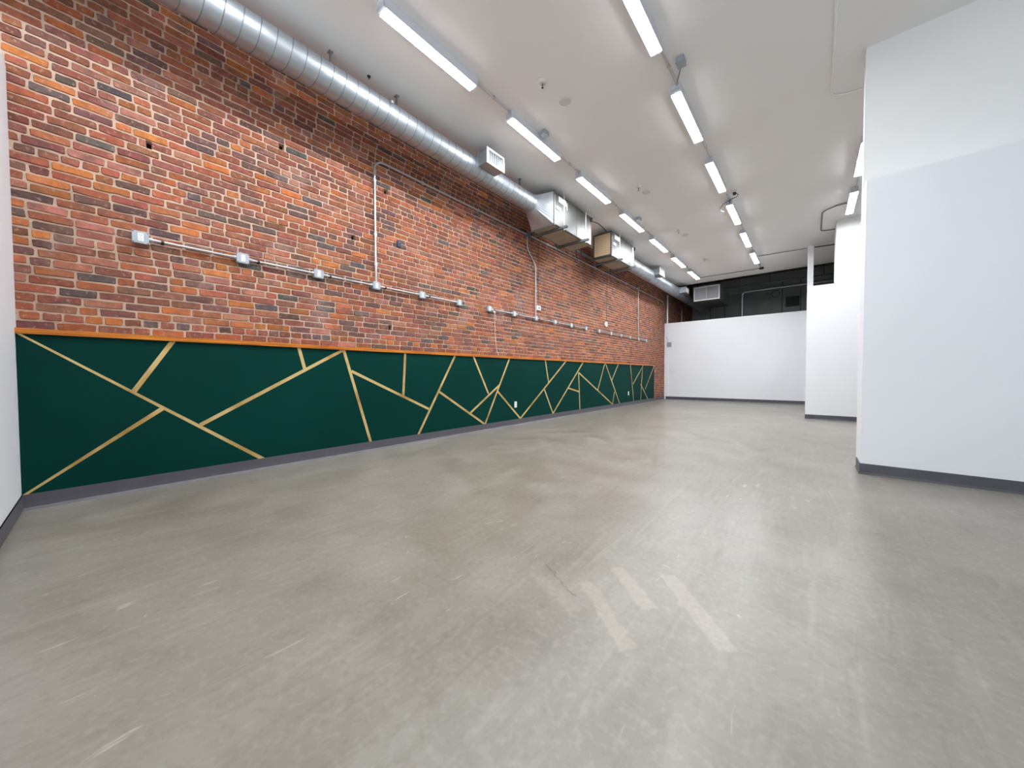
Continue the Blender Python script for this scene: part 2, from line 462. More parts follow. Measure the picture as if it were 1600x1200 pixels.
# ------------------------------------------------------------------ other walls
struct('wall_front', MB().box(-.066, 4.0, -.53, -.412, 0, 3.28), M_white, 'white front partition meeting the brick wall')  # unseen far end lengthened to hold daylight off the left floor and brick
struct('baseboard_front', MB().poly([(.0, -.412, 0), (.0, -.404, .116), (.0, -.412, .116)], (4.0, 0, 0)).box(0, 4.0, -.412, -.405, 0.012, .116), M_base)
struct('wall_right_front', MB().box(4.854, 9, 4.908, 5.25, 0, 2.9), M_white, 'tall white partition standing out into the room')
struct('wall_right_upper', MB().box(4.857, 9, 5.25, 5.38, 0, ZC), M_upper, 'pale grey bulkhead above the white partition')
struct('baseboard_right_front', MB().poly([(4.850, 4.908, 0), (4.850, 4.890, 0), (4.850, 4.899, .02), (4.850, 4.901, .105), (4.850, 4.908, .105)], (4.15, 0, 0)).poly([(4.854, 4.90, 0), (4.840, 4.90, 0), (4.847, 4.90, .02), (4.847, 4.90, .105), (4.854, 4.90, .105)], (0, .35, 0)), M_based)
struct('wall_right_middle', MB().box(4.39, 9, 10.111, 10.23, 0, 2.918).box(4.39, 4.51, 10.23, Y_BACK, 0, 2.918), M_white, 'lower white partition beyond the first one')
struct('baseboard_right_middle', MB().poly([(4.385, 10.111, 0), (4.385, 10.092, 0), (4.385, 10.102, .02), (4.385, 10.104, .105), (4.385, 10.111, .105)], (4.6, 0, 0)), M_based)
struct('wall_back', MB().box(-.066, 4.39, Y_BACK, Y_BACK+.13, 0, 3.06), M_white, 'white rear partition that stops short of the ceiling')
struct('baseboard_back', MB().poly([(0, Y_BACK, 0), (0, Y_BACK-.018, 0), (0, Y_BACK-.009, .02), (0, Y_BACK-.007, .11), (0, Y_BACK, .11)], (4.39, 0, 0)), M_based)
struct('trim_corner', MB().box(-.05, .10, Y_BACK-.014, Y_BACK, .11, 3.06), M_white)
struct('wall_far', MB().box(-.5, 9, Y_FAR, Y_FAR+.3, 0, Z_OPEN), M_dark, 'dark grey far wall above the rear partition')
struct('wall_right', MB().box(9, 9.2, -4, Y_FAR+.3, 0, Z_OPEN), M_white)
tag(MB().box(4.86, 5.7, 10.62, 11.3, 0, ZC).build('wall_pillar', M_upper), 'square white pillar rising above the lower partition', kind='structure')
tag(MB().box(4.368, 4.492, 12.31, 12.43, 0, ZC).build('wall_post', M_white), 'slim white post rising to the ceiling behind the lower partition', kind='structure')
for i, x in enumerate((.75, 1.35, 3.5, 4.12)):
    struct('trim_%d' % (i+1), MB().box(x-.012, x+.012, Y_FAR-.012, Y_FAR, 2.5, 5.0), M_darker)
vt = thing('louvre_vent', 'dark rectangular louvre vent on the far wall', 'vent', (3.85, Y_FAR, 4.1))
mb = MB(); mb.box(-.23, .23, -.03, 0, -.21, .21); mb.build('frame', M_darker, vt)
for i in range(7):
    MB().poly([(-.2, -.045, -.17+i*.055), (-.2, -.03, -.15+i*.055), (-.2, -.03, -.155+i*.055)], (.4, 0, 0)).build('slat', M_darker, vt)

# ------------------------------------------------------------------ green panel
pan = thing('wainscot_panel', 'dark green wall panel with gold criss-cross strips under the brick', 'wall panel', (0, 0, 0))
MB().box(XB-.006, 0, -.410, Y_END, .0, 1.319).build('board', M_green, pan)
cap = MB().bbox(XB+.006, .024, -.425, Y_END+.004, 1.319, Z_CAP, .003).build('cap_rail', M_wood, pan); cap['label'] = 'oiled wooden cap rail along the top edge'
struct('baseboard_left', MB().poly([(0, -.410, 0), (.026, -.410, 0), (.010, -.410, .018), (.007, -.410, .05), (.007, -.410, .116), (0, -.410, .116)], (0, Y_END+.41, 0))
       .poly([(XB, Y_END, 0), (XB+.03, Y_END, 0), (XB+.014, Y_END, .02), (XB+.012, Y_END, .11), (XB, Y_END, .11)], (0, Y_BACK-Y_END-.018, 0)), M_base)
GOLD = [(-0.416, 1.308, 1.087, 0.116), (0.424, 1.319, 0.171, 0.866), (0.352, 0.713, -0.412, 0.119), (0.599, 0.529, 1.962, 1.319), (1.465, 1.319, 1.521, 1.081),
 (1.970, 1.319, 2.305, 0.115), (2.063, 1.055, 3.247, 0.480), (2.845, 1.319, 2.806, 0.708), (3.778, 1.319, 3.058, 0.119), (3.446, 0.739, 4.454, 0.121),
 (4.196, 1.319, 4.557, 0.661), (4.113, 0.347, 4.869, 0.817), (5.150, 1.319, 4.471, 0.121), (4.798, 0.699, 5.480, 0.121), (7.213, 1.319, 5.480, 0.121),
 (6.361, 1.319, 6.485, 0.831), (6.311, 0.698, 6.664, 0.121), (8.052, 1.319, 6.664, 0.121), (7.823, 1.056, 7.891, 0.116), (7.331, 0.674, 7.845, 0.569),
 (7.823, 1.056, 9.830, 0.121), (9.309, 1.319, 8.879, 0.581), (9.350, 1.319, 10.336, 0.116), (10.229, 1.319, 9.779, 0.835), (9.961, 0.486, 9.830, 0.121),
 (11.179, 1.319, 11.468, 0.116), (12.330, 1.319, 11.405, 0.685), (12.268, 1.319, 12.105, 0.116), (12.096, 0.670, 12.797, 0.116), (13.456, 1.319, 12.532, 0.478)]
for i, (y0, z0, y1, z1) in enumerate(GOLD):
    hw = .0175; d = Vector((y1-y0, z1-z0)).normalized(); n = Vector((-d.y, d.x))*hw
    def end(y, z):
        zz = 1.319 if z > 1.29 else (.116 if z < .14 else None)
        if zz is not None and abs(d.y) > .2:
            o = hw/abs(d.y); s = 1 if n.x > 0 else -1
            return (y+s*o, zz), (y-s*o, zz)
        return (y+n.x, z+n.y), (y-n.x, z-n.y)
    a, b_ = end(y0, z0); c_, e_ = end(y1, z1)
    th = .0016+.0004*(i % 4)
    pts = [(0, max(p[0], -.409), min(1.319, p[1])) for p in (a, b_, e_, c_)]
    MB().poly(pts, (th, 0, 0)).build('gold_strip', M_gold, pan)

def wall_plate(y, z, lab):
    t = thing('receptacle_plate', lab, 'outlet', (0, y, z))
    MB().bbox(0, .006, -.037, .037, -.06, .06, .002).build('plate', M_recept, t)
    for dz in (-.025, .025):
        r = MB().bbox(.005, .009, -.017, .017, dz-.015, dz+.015, .002).build('socket', M_recept, t)
        MB().box(.0088, .0096, -.008, -.005, dz-.004, dz+.007).box(.0088, .0096, .005, .008, dz-.004, dz+.007).build('slot', M_slot, r)
    return t
wall_plate(5.33, .41, 'white outlet plate on green panel nearer the white front wall')
wall_plate(11.03, .392, 'white outlet plate on green panel nearer the white rear partition')

# ------------------------------------------------------------------ outlet boxes and conduit on the brick
ZO = 2.212; XC = XB+.034
def outlet_proto():
    t = thing('outlet_box', 'x', 'outlet box', (0, 0, 0))
    MB().bbox(0, .046, -.052, .052, -.052, .052, .006).build('box_body', M_box, t)
    cv = MB().bbox(.044, .054, -.0525, .0525, -.0525, .0525, .004).build('cover', M_box, t)
    for sy in (-1, 1):
        for sz in (-1, 1): MB().lathe((.0535, sy*.044, sz*.044), (1, 0, 0), [(0, .005), (.0015, .004)], 8).build('screw', M_slot, cv)
    r = MB().bbox(.052, .0575, -.018, .018, -.035, .035, .002).build('receptacle', M_recept, t)
    for dz in (-.017, .017):
        for dy in (-.0065, .0065):
            MB().box(.0573, .0580, dy-.0016, dy+.0016, dz-.003, dz+.008).build('slot', M_slot, r)
        MB().box(.0573, .0580, -.0025, .0025, dz-.012, dz-.007).build('slot', M_slot, r)
    return t
ORD = ['first', 'second', 'third', 'fourth', 'fifth', 'sixth']
proto = outlet_proto()
runs = [([.241, .965, 1.697, 2.427, 3.159, 3.894], 'front'), ([4.613, 5.32, 6.045, 6.773, 7.495, 8.237], 'middle'), ([8.985, 9.75, 10.48, 11.19, 11.92, 12.66], 'rear')]
RUNL = {'front': 'conduit run starting by the white front wall', 'middle': 'middle conduit run with the dangling cord', 'rear': 'conduit run ending near the white rear partition'}
first = True
for ysr, rn in runs:
    for i, y in enumerate(ysr):
        o = proto if first else copy_tree(proto); first = False
        o.location = (XB+.004, y, ZO)
        o['label'] = '%s grey steel outlet box along the %s' % (ORD[i], RUNL[rn]); o['group'] = 'outlet boxes on the brick wall'
    t = thing('electrical_conduit', 'straight horizontal steel pipe joining outlet boxes, %s' % {'front': 'nearest the white front wall', 'middle': 'between the other two runs', 'rear': 'nearest the white rear partition'}[rn], 'conduit', (XC, ysr[0], ZO), 'outlet conduit runs')
    for i in range(5):
        a, b_ = ysr[i]+.053-ysr[0], ysr[i+1]-.053-ysr[0]
        MB().tube([(0, a, 0), (0, b_, 0)], .0115, 10).build('pipe', M_cond, t, True)
        MB().lathe((0, a, 0), (0, 1, 0), [(0, .019), (.022, .019), (.024, .0145), (.05, .0145)], 10).build('connector', M_cond, t, True)
        MB().lathe((0, b_, 0), (0, -1, 0), [(0, .019), (.022, .019), (.024, .0145), (.05, .0145)], 10).build('connector', M_cond, t, True)
        MB().tube([(0, a+.075, 0), (0, a+.095, 0)], .016, 10).box(-.034, -.012, a+.075, a+.095, -.017, .017).build('strap', M_darkmetal, t)

def conduit(name, lab, pts, r=.0125, m=None, strap=None, cat='conduit', group=None, n=10):
    """one bent pipe; pts in world; straps = list of (point, axis) """
    p0 = Vector(pts[0])
    t = thing(name, lab, cat, p0, group)
    MB().tube([Vector(p)-p0 for p in pts], r, n).build('pipe', m or M_cond, t, True)
    for s in strap or []:
        s = Vector(s)-p0
        MB().bbox(-r-.014+s.x, r*.9+s.x, s.y-r-.006, s.y+r+.006, s.z-r-.008, s.z+r+.008, .003).build('strap', m or M_cond, t)
    return t
ZU = 3.897
# riser at the front run and the long high run
rad = .13
riser = [(XC, 2.427, ZO+.056), (XC, 2.427, ZU-rad)]+[tuple(q) for q in arc((XC, 2.427+rad, ZU-rad), rad, math.pi, math.pi/2, (0, 1, 0), (0, 0, 1), 7)[1:]]+[(XC, 5.72, ZU)]
conduit('electrical_conduit', 'bent steel pipe rising from an outlet box then running high along brick', riser, .0135, strap=[(XC, 2.427, 3.62), (XC, 2.427, 2.9), (XC, 2.427, 2.5), (XC, 3.2, ZU), (XC, 4.35, ZU), (XC, 5.2, ZU)])
conduit('electrical_conduit', 'high straight steel pipe running under the two air units on brick', [(XC, 5.86, ZU), (XC, 11.83, ZU)], .0135, strap=[(XC, 6.5, ZU), (XC, 7.9, ZU), (XC, 9.3, ZU), (XC, 10.9, ZU)])
conduit('electrical_conduit', 'high short steel pipe on brick ending by the white rear partition', [(XC, 11.95, ZU), (XC, 14.45, ZU), (XC, 14.55, ZU-.03), (XC, 14.58, ZU-.12)], .0135, strap=[(XC, 13.2, ZU)])
conduit('electrical_conduit', 'kinked steel pipe dropping from blue-grey box to an outlet box', [(XC, 5.755, ZU-.045), (XC, 5.755, 3.70), (XC, 5.77, 3.60), (XC, 6.0, 3.37), (XC, 6.045, 3.27), (XC, 6.045, ZO+.056)], .0135, strap=[(XC, 6.045, 2.8)])
conduit('electrical_conduit', 'straight steel pipe dropping to fifth box of the rear run', [(XC, 11.90, ZU-.045), (XC, 11.92, ZO+.056)], .0125, strap=[(XC, 11.91, 3.1)])
conduit('electrical_conduit', 'pale upright pipe on brick behind the white rear partition corner', [(XB+.04, 15.08, 2.7), (XB+.04, 15.08, 4.25)], .03, M_recept)
conduit('electrical_conduit', 'thin upright pipe on dark brick behind the rear partition', [(XB+.03, 17.2, 2.9), (XB+.03, 17.2, 3.95)], .02)
def jbox(y, lab, m):
    t = thing('junction_box', lab, 'junction box', (XB+.004, y, ZU))
    MB().bbox(0, .055, -.06, .06, -.045, .045, .006).build('box_body', m, t)
    MB().bbox(.053, .060, -.062, .062, -.047, .047, .002).build('cover', m, t)
jbox(5.79, 'blue-grey junction box beside the first air unit on brick', M_bluebox)
jbox(11.89, 'grey junction box on the high pipe near the rear partition', M_box)

def horn(y, z, lab, rnd):
    t = thing('alarm_horn', lab, 'alarm', (XB+.002, y, z))
    if rnd: MB().lathe((0, 0, 0), (1, 0, 0), [(0, .075), (.03, .075), (.04, .06), (.042, .02)], 20).build('body', M_recept, t, True)
    else: MB().bbox(0, .035, -.07, .07, -.05, .05, .008).build('body', M_recept, t)
    MB().lathe((.036 if not rnd else .041, 0, 0), (1, 0, 0), [(0, .022), (.006, .016)], 14).build('sounder', M_wire, t, True)
horn(6.165, 2.447, 'small square white alarm device on brick beside the kinked pipe', False)
horn(9.47, 2.45, 'small round white alarm device on brick at end of thin wire', True)
tag(MB().tube([(XB+.012, 6.172, 2.50), (XB+.010, 6.175, 3.2), (XB+.014, 6.173, 3.83)], .0045, 6).build('signal_wire', M_wire), 'thin brown wire running up brick above square alarm device', 'wire', 'thin wires on the brick')
tag(MB().tube([(XB+.012, 9.50, 2.53), (XB+.010, 9.52, 3.3), (XB+.014, 9.53, 3.80)], .0045, 6).build('signal_wire', M_wire), 'thin brown wire running up brick above round alarm device', 'wire', 'thin wires on the brick')
cdt = thing('power_cord', 'pale cord with plug dangling from the first box of the middle run', 'cord', (XB+.03, 4.74, 2.17))
MB().tube([(.03, -.10, .03), (.03, -.04, .01), (.02, 0, -.02), (.01, .02, -.25), (.008, .035, -.48), (.01, .07, -.70), (.016, .11, -.80)], .006, 6).build('cable', M_string, cdt, True)
MB().lathe((.028, -.035, .01), (0, .8, -.6), [(0, .012), (.02, .018), (.05, .016), (.06, .008)], 10).build('plug', M_recept, cdt, True)
MB().tube([(.02, .0, -.02), (.014, .05, -.07), (.012, .055, -.14)], .004, 6).build('loose_end', M_string, cdt, True)
tg = thing('metal_tag', 'small dark blue metal bracket fixed on brick near the tall riser', 'bracket', (XB+.002, 2.795, 2.882))
MB().bbox(0, .022, -.03, .03, -.045, .045, .004).build('plate', mat('dark_blue_metal', (52, 56, 84), .4, metal=.4), tg)
MB().lathe((.02, 0, .02), (1, 0, 0), [(0, .008), (.006, .006)], 8).build('bolt', M_galv, tg)

# ------------------------------------------------------------------ small things on the rear partition
t = thing('control_box', 'small grey box high on the white rear partition by brick corner', 'control box', (.13, Y_BACK, 2.2))
MB().bbox(-.085, .085, -.06, 0, -.09, .09, .006).build('body', mat('grey_plastic', (146, 148, 152), .5), t)
MB().tube([(-.05, -.02, .09), (-.04, -.02, .16), (-.10, -.02, .26), (-.12, -.02, .33)], .01, 8).build('cable', M_box, t, True)
t = thing('switch_plate', 'pale three-gang switch plate on the white rear partition', 'switch', (.275, Y_BACK, 1.15))
MB().bbox(-.105, .105, -.006, 0, -.058, .058, .002).build('plate', mat('switch_plastic', (214, 216, 216), .4), t)
for k in (-1, 0, 1): MB().bbox(k*.06-.016, k*.06+.016, -.010, -.005, -.034, .034, .002).build('rocker', M_recept, t)

# ------------------------------------------------------------------ round ducts
def spiral(name, lab, x, z, r, y0, y1, pitch, ridge, n=40, m=None):
    t = thing(name, lab, 'duct', (x, y0, z))
    L_ = y1-y0
    MB().tube([(0, 0, 0), (0, L_, 0)], r, n).build('duct_pipe', m or M_galv, t, True)
    turns = int(L_/pitch)-1; v = []; f = []; q = turns*n
    for i in range(q+1):
        a = 2*math.pi*i/n; yy = .01+pitch*i/n
        for dy, dr in ((0, .0), (.002, ridge), (.006, ridge), (.008, .0)):
            v.append(((r+dr)*math.cos(a), yy+dy, (r+dr)*math.sin(a)))
    for i in range(q):
        for k in range(3): f.append((i*4+k, i*4+k+1, (i+1)*4+k+1, (i+1)*4+k))
    MB().add(v, f).build('spiral_seam', M_seam_shade, t)
    return t
def ring(t, y, r=.3, wd=.03, m=None, name='draw_band', th=.008):
    MB().add(*ring_geo(r, y-wd/2, y+wd/2, 40, th)).build(name, m or M_galv, t, True)
def ring_geo(r, y0, y1, n=40, th=.008):
    v = []; f = []
    for (rr, yy) in ((r-.012, y0), (r+th, y0), (r+th, y1), (r-.012, y1)):
        v += [(rr*math.cos(2*math.pi*j/n), yy, rr*math.sin(2*math.pi*j/n)) for j in range(n)]
    for i in range(3):
        for j in range(n): f.append((i*n+j, i*n+(j+1) % n, (i+1)*n+(j+1) % n, (i+1)*n+j))
    return v, f
DX, DZ, DR = .574, 4.094, .153
d1 = spiral('spiral_duct', 'large round spiral steel duct hung along the brick wall', DX, DZ, DR, -3.5, 5.069, .124, .0022)
ring(d1, 2.25+3.5, r=DR, th=.006); ring(d1, 3.548+3.5, r=DR, wd=.02, th=.006); ring(d1, 5.0+3.5, r=DR, th=.006)
ear = MB().bbox(DR*.90, DR*.90+.022, 2.235+3.5, 2.265+3.5, DR*.42, DR*.42+.03, .004).build('band_clamp', M_galv, d1)
for y in (-.6, 1.626, 2.397, 4.77):
    MB().box(-.022, .022, y+3.5-.004, y+3.5+.004, DR-.003, ZC-DZ).box(-.03, .03, y+3.5-.02, y+3.5+.02, ZC-DZ-.008, ZC-DZ).build('hanger_strap', M_galv, d1)
D2Z, D2R = 4.098, .1816
d2 = spiral('spiral_duct', 'slimmer round steel duct running from the second air unit to the rear', DX, D2Z, D2R, 9.17, 18.9, .32, .002, n=32)
for y in (10.03, 11.13, 11.66, 12.99, 13.97): ring(d2, y-9.17, r=D2R, wd=.03)
for y in (9.93, 12.57):
    MB().box(-.015, .015, y-9.17-.004, y-9.17+.004, D2R-.003, ZC-D2Z).build('hanger_strap', M_galv, d2)

def takeoff(duct, lab, y0, y1, z0, z1, x0, x1, white):
    yc, zc = (y0+y1)/2, (z0+z1)/2
    hy, hz, L_ = (y1-y0)/2, (z1-z0)/2, x1-x0
    b = MB()
    for a in ((0, L_, -hy, -hy+.004, -hz, hz), (0, L_, hy-.004, hy, -hz, hz), (0, L_, -hy, hy, -hz, -hz+.004), (0, L_, -hy, hy, hz-.004, hz)): b.box(*a)
    t = b.build('air_register', M_galv, duct); t['label'] = lab
    t.location = Vector((x0, yc, zc))-Vector(duct.location)
    MB().box(-.0, .012, -hy-.018, hy+.018, -hz-.018, hz+.018).build('flange', M_galv, t)
    fm = M_recept if white else M_galv
    fr = MB(); e = .02
    fr.box(L_, L_+.012, -hy-.012, hy+.012, hz-e, hz+.012).box(L_, L_+.012, -hy-.012, hy+.012, -hz-.012, -hz+e)
    fr.box(L_, L_+.012, -hy-.012, -hy+e, -hz+e, hz-e).box(L_, L_+.012, hy-e, hy+.012, -hz+e, hz-e)
    fr.build('grille_frame', fm, t)
    MB().box(L_-.05, L_-.045, -hy+.004, hy-.004, -hz+.004, hz-.004).build('damper', M_grille_back, t)
    n = 7
    for i in range(n):
        yy = -hy+e+(i+.5)*(2*hy-2*e)/n
        MB().poly([(L_-.016, yy-.002, -hz+e*.8), (L_+.004, yy+.006, -hz+e*.8), (L_+.004, yy+.009, -hz+e*.8), (L_-.016, yy+.001, -hz+e*.8)], (0, 0, 2*hz-1.6*e)).build('blade', M_grille, t)
    return t
takeoff(d1, 'boxy steel register with white grille on the large spiral duct', 3.638, 3.987, 4.052, 4.252, DX+.12, .90, True)
takeoff(d2, 'boxy steel register with white grille on the slimmer duct', 11.17, 11.615, 4.083, 4.284, DX+.13, .905, True)
takeoff(d2, 'plain grey steel register on the slimmer duct by the rear partition', 14.02, 14.49, 4.03, 4.24, DX+.13, .92, False)

# ------------------------------------------------------------------ air units
def air_unit(lab, y0, y1, z0, z1, x0, x1, transition):
    t = thing('air_handler', lab, 'air handler', (x0, y0, z0))
    W, L_, H = x1-x0, y1-y0, z1-z0
    MB().bbox(0, W, 0, L_, .004, H, .006).build('casing', M_galv2, t)
    MB().box(.02, W-.02, .02, L_-.02, -.002, .006).build('bottom_panel', M_unitb, t)
    # seams: raised side panels on the room side
    edges = [.012, L_*.56, L_*.80, L_*.9, L_-.012]
    for a, b_ in zip(edges[:-1], edges[1:]):
        MB().bbox(W-.002, W+.004, a+.004, b_-.004, .012, H-.012, .002).build('side_panel', M_galv2, t)
    lb = MB().box(W+.004, W+.0052, .14, .40, H-.14, H-.04).build('data_label', M_paper, t)
    q = MB()
    for i in range(5): q.box(W+.0052, W+.0056, .16, .16+(.20, .14, .21, .11, .17)[i], H-.06-i*.016, H-.054-i*.016)
    q.build('print', M_print, lb)
    MB().box(W+.004, W+.0055, .42, .44, H-.19, H-.06).build('data_label', M_paper, t)
    MB().box(W+.004, W+.016, .05, .20, H-.30, H-.24).build('access_cover', M_galv, t)
    MB().bbox(W-.03, W+.03, L_-.04, L_+.01, H-.10, H-.02, .006).build('cable_gland', M_darkmetal, t)
    if transition:
        # square-to-round transition from the duct to the casing
        n = 40; v = []; f = []
        yr = 5.072-y0
        for j in range(n):
            a = 2*math.pi*j/n
            v.append((DX-x0+(DR-.001)*math.cos(a), yr, DZ-z0+(DR-.001)*math.sin(a)))
        for j in range(n):
            a = 2*math.pi*j/n; cx, sz = math.cos(a), math.sin(a); k = 1/max(abs(cx), abs(sz))
            v.append((W/2+cx*k*W/2, 0.002, H/2+sz*k*H/2))
        for j in range(n): f.append((j, (j+1) % n, n+(j+1) % n, n+j))
        MB().add(v, f).build('transition', M_galv, t)
        MB().box(-.012, W+.012, -.012, .012, -.012, .012).box(-.012, W+.012, -.012, .012, H-.012, H+.012).box(-.012, .012, -.012, .012, 0, H).box(W-.012, W+.012, -.012, .012, 0, H).build('flange', M_strut, t)
    else:
        fl = MB().box(.03, W-.03, -.012, .004, .04, H-.03).build('filter', M_filter, t)
        q = MB()
        for i in range(9): q.box(.035, W-.035, -.016, -.011, .05+i*(H-.09)/9, .053+i*(H-.09)/9)
        q.build('filter_mesh', mat('filter_wire', (150, 128, 104), .7), fl)
        MB().box(0, W, -.02, .004, 0, .045).box(0, W, -.02, .004, H-.03, H).box(0, .03, -.02, .004, .045, H-.03).box(W-.03, W, -.02, .004, .045, H-.03).build('filter_frame', M_galv2, t)
        # round collar towards the slimmer duct
        n = 32; v = []; f = []
        for j in range(n):
            a = 2*math.pi*j/n; cx, sz = math.cos(a), math.sin(a); k = 1/max(abs(cx), abs(sz))
            v.append((W/2+cx*k*W/2, L_-.002, H/2+sz*k*H/2))
        for j in range(n):
            a = 2*math.pi*j/n
            v.append((DX-x0+(D2R+.002)*math.cos(a), L_+.14, D2Z-z0+(D2R+.002)*math.sin(a)))
        for j in range(n): f.append((j, (j+1) % n, n+(j+1) % n, n+j))
        MB().add(v, f).build('transition', M_galv, t)
    return t
u1 = air_unit('steel air unit with square-to-round neck on the large spiral duct', 5.343, 6.737, 3.714, 4.305, .405, .912, True)
u2 = air_unit('steel air unit with brown filter face behind the first unit', 7.677, 9.018, 3.735, 4.305, .479, .949, False)
for (u, ylist, zz, x0, x1) in ((u1, (5.522, 6.325), 3.714, .33, 1.08), (u2, (7.972, 8.764), 3.735, .34, 1.08)):
    for y in ylist:
        t = thing('trapeze_hanger', 'steel trapeze strut with threaded rods under the %s, %s end' % ('first air unit' if u is u1 else 'second air unit', 'front' if y == ylist[0] else 'rear'), 'hanger', (x0, y, zz-.045), 'trapeze hangers under the air units')
        # open channel section strut
        MB().box(0, x1-x0, -.02, .02, .036, .041).box(0, x1-x0, -.02, -.016, 0, .041).box(0, x1-x0, .016, .02, 0, .041).build('strut', M_strut, t)
        for xr in (.025, x1-x0-.07):
            MB().tube([(xr, 0, -.03), (xr, 0, ZC-zz+.045)], .006, 8).build('threaded_rod', M_cond, t)
            MB().lathe((xr, 0, -.012), (0, 0, 1), [(0, .014), (.012, .014)], 6).lathe((xr, 0, .041), (0, 0, 1), [(0, .014), (.010, .014)], 6).build('nut', M_strut, t)
# condensate pipe and cable between the units
conduit('condensate_pipe', 'grey drain pipe between the two air units above the brick', [(-.055, 6.85, 3.99), (.12, 6.9, 3.97), (.18, 7.05, 3.96), (.18, 7.9, 3.96), (.17, 8.8, 3.98), (.10, 8.92, 3.98), (-.055, 8.95, 3.98)], .028, M_strut, cat='pipe', n=12)
cb = MB().tube([Vector(q)+Vector((-.32, 1.74, .15)) for q in [(.35, -.45, .05), (.30, -.05, -.03), (.25, .02, -.10), (.24, .10, -.17), (.25, .20, -.17), (.26, .26, -.10), (.28, .20, -.03), (.34, .10, .02), (.38, -.2, .06)]], .011, 8).build('cable_loop', M_cable, u1, True)
cb['label'] = 'loose black cable loop hanging off the unit'
conduit('flexible_cable', 'thin dark cable sagging at ceiling between the two air units', [(.87, 6.78, 4.27), (.86, 7.18, 4.33), (.83, 7.5, 4.34), (.80, 7.70, 4.33)], .008, M_cable, cat='cable')

# return grille unit behind the rear partition
gu = thing('return_air_unit', 'dark air unit with wide white two-panel grille above rear partition', 'air unit', (.99, 15.0, 3.83))
MB().bbox(0, .86, .02, 1.95, 0, .52, .01).build('casing', M_roof, gu)
MB().box(.02, .84, .004, .02, .02, .50).build('core', M_grille_back, gu)
fr = MB(); fr.box(-.01, .87, -.02, .02, -.005, .035).box(-.01, .87, -.02, .02, .495, .53).box(-.01, .025, -.02, .02, .035, .495).box(.835, .87, -.02, .02, .035, .495).box(.418, .442, -.02, .02, .035, .495)
fr.build('grille_frame', M_recept, gu)
for i in range(38):
    x = .03+i*.0213
    if abs(x-.43) < .018: continue
    MB().poly([(x, -.012, .035), (x+.010, .006, .035), (x+.012, .006, .035), (x+.003, -.012, .035)], (0, 0, .46)).build('blade', M_grille, gu)
for x in (.05, .81):
    MB().tube([(x, .3, .52), (x, .3, Z_OPEN-3.83)], .008, 6).build('hanger_rod', M_darkmetal, gu)
# pipes in the dark space
pp = thing('vent_pipe', 'shiny round vent pipe turning down behind the rear partition', 'pipe', (2.32, 17.0, 3.0))
el = arc((.13, 0, 1.20), .13, math.pi, math.pi/2, (1, 0, 0), (0, 0, 1), 6)
MB().tube([(0, 0, -3.0), (0, 0, 1.12)], .055, 18).build('pipe', M_galv, pp, True)
MB().tube([(0, 0, 1.12)]+[tuple(q) for q in el]+[(.22, 0, 1.33)], .062, 18).build('elbow', M_galv, pp, True)
MB().tube([(.2, 0, 1.33), (6.4, 0, 1.33)], .068, 18).build('pipe', M_galv, pp, True)
MB().tube([(-.45, 0, 1.35), (.05, 0, 1.33)], .022, 10).build('pipe', M_galv, pp, True)
sq = conduit('sprinkler_pipe', 'thin straight pipe under the dark roof above rear partition', [(1.5, 17.1, 4.63), (8.8, 17.1, 4.55)], .018, M_strut, cat='pipe')
for x in (2.2, 3.2, 4.8, 7.0):
    zp = 4.63-(x-1.5)*.08/7.3
    MB().tube([(x-1.5, 0, zp-4.63), (x-1.5, 0, Z_OPEN-4.63)], .007, 6).build('pipe_hanger', M_darkmetal, sq)
tag(MB().tube([Vector((3.27, Y_FAR-.03, 4.5))+q for q in arc((0, 0, 0), .14, 0, 2*math.pi, (1, 0, 0), (0, 0, 1), 20)], .01, 6).build('wire_coil', M_darker), 'small coil of dark cable hung on the far wall', 'cable')

# ------------------------------------------------------------------ ceiling lamps
LW, LL = .110, 1.167; ZL = 4.305
def lamp_proto():
    t = thing('strip_light', 'x', 'light', (0, 0, ZC))
    dz = ZL-ZC
    MB().bbox(-LW/2, LW/2, 0, LL, dz+.012, 0, .003).box(-LW/2, -LW/2+.003, .03, LL-.03, dz-.002, dz+.014).box(LW/2-.003, LW/2, .03, LL-.03, dz-.002, dz+.014).build('housing', M_lampbody, t)
    MB().box(-LW/2+.003, LW/2-.003, .03, LL-.03, dz-.005, dz+.013).build('diffuser', M_lamp, t)
    for y in (0, LL-.03):
        MB().bbox(-LW/2, LW/2, y, y+.03, dz-.002, dz+.05, .004).build('end_cap', M_lampbody, t)
    return t
lp = lamp_proto(); firstl = True
rows = [(1.456, [1.70+1.774*k for k in range(7)], 'brick side row', 7), (3.209, [2.63+1.795*k for k in range(6)], 'middle row', 6), (5.027, [7.117, 8.943], 'short row behind the bulkhead', 2)]
EXTRA = [(1.456, -.075), (3.209, .834), (3.209, -.96), (1.456, -1.85)]
NUM = ['last', 'second to last', 'third to last', 'fourth to last', 'fifth to last', 'sixth to last', 'seventh to last']
for x, ysr, nm, n in rows:
    for i, y in enumerate(ysr):
        o = lp if firstl else copy_tree(lp); firstl = False
        o.location = (x, y, ZC)
        o['label'] = '%s strip light before the rear partition, %s' % (NUM[n-1-i], nm); o['group'] = 'ceiling strip lights'
for k, (x, y) in enumerate(EXTRA):
    o = copy_tree(lp); o.location = (x, y, ZC)
    o['label'] = 'bright strip light near the shop front, %s %s' % ('middle row' if x > 2 else 'brick side row', 'inside the front partition' if y > -.2 else 'outside the front partition'); o['group'] = 'ceiling strip lights'
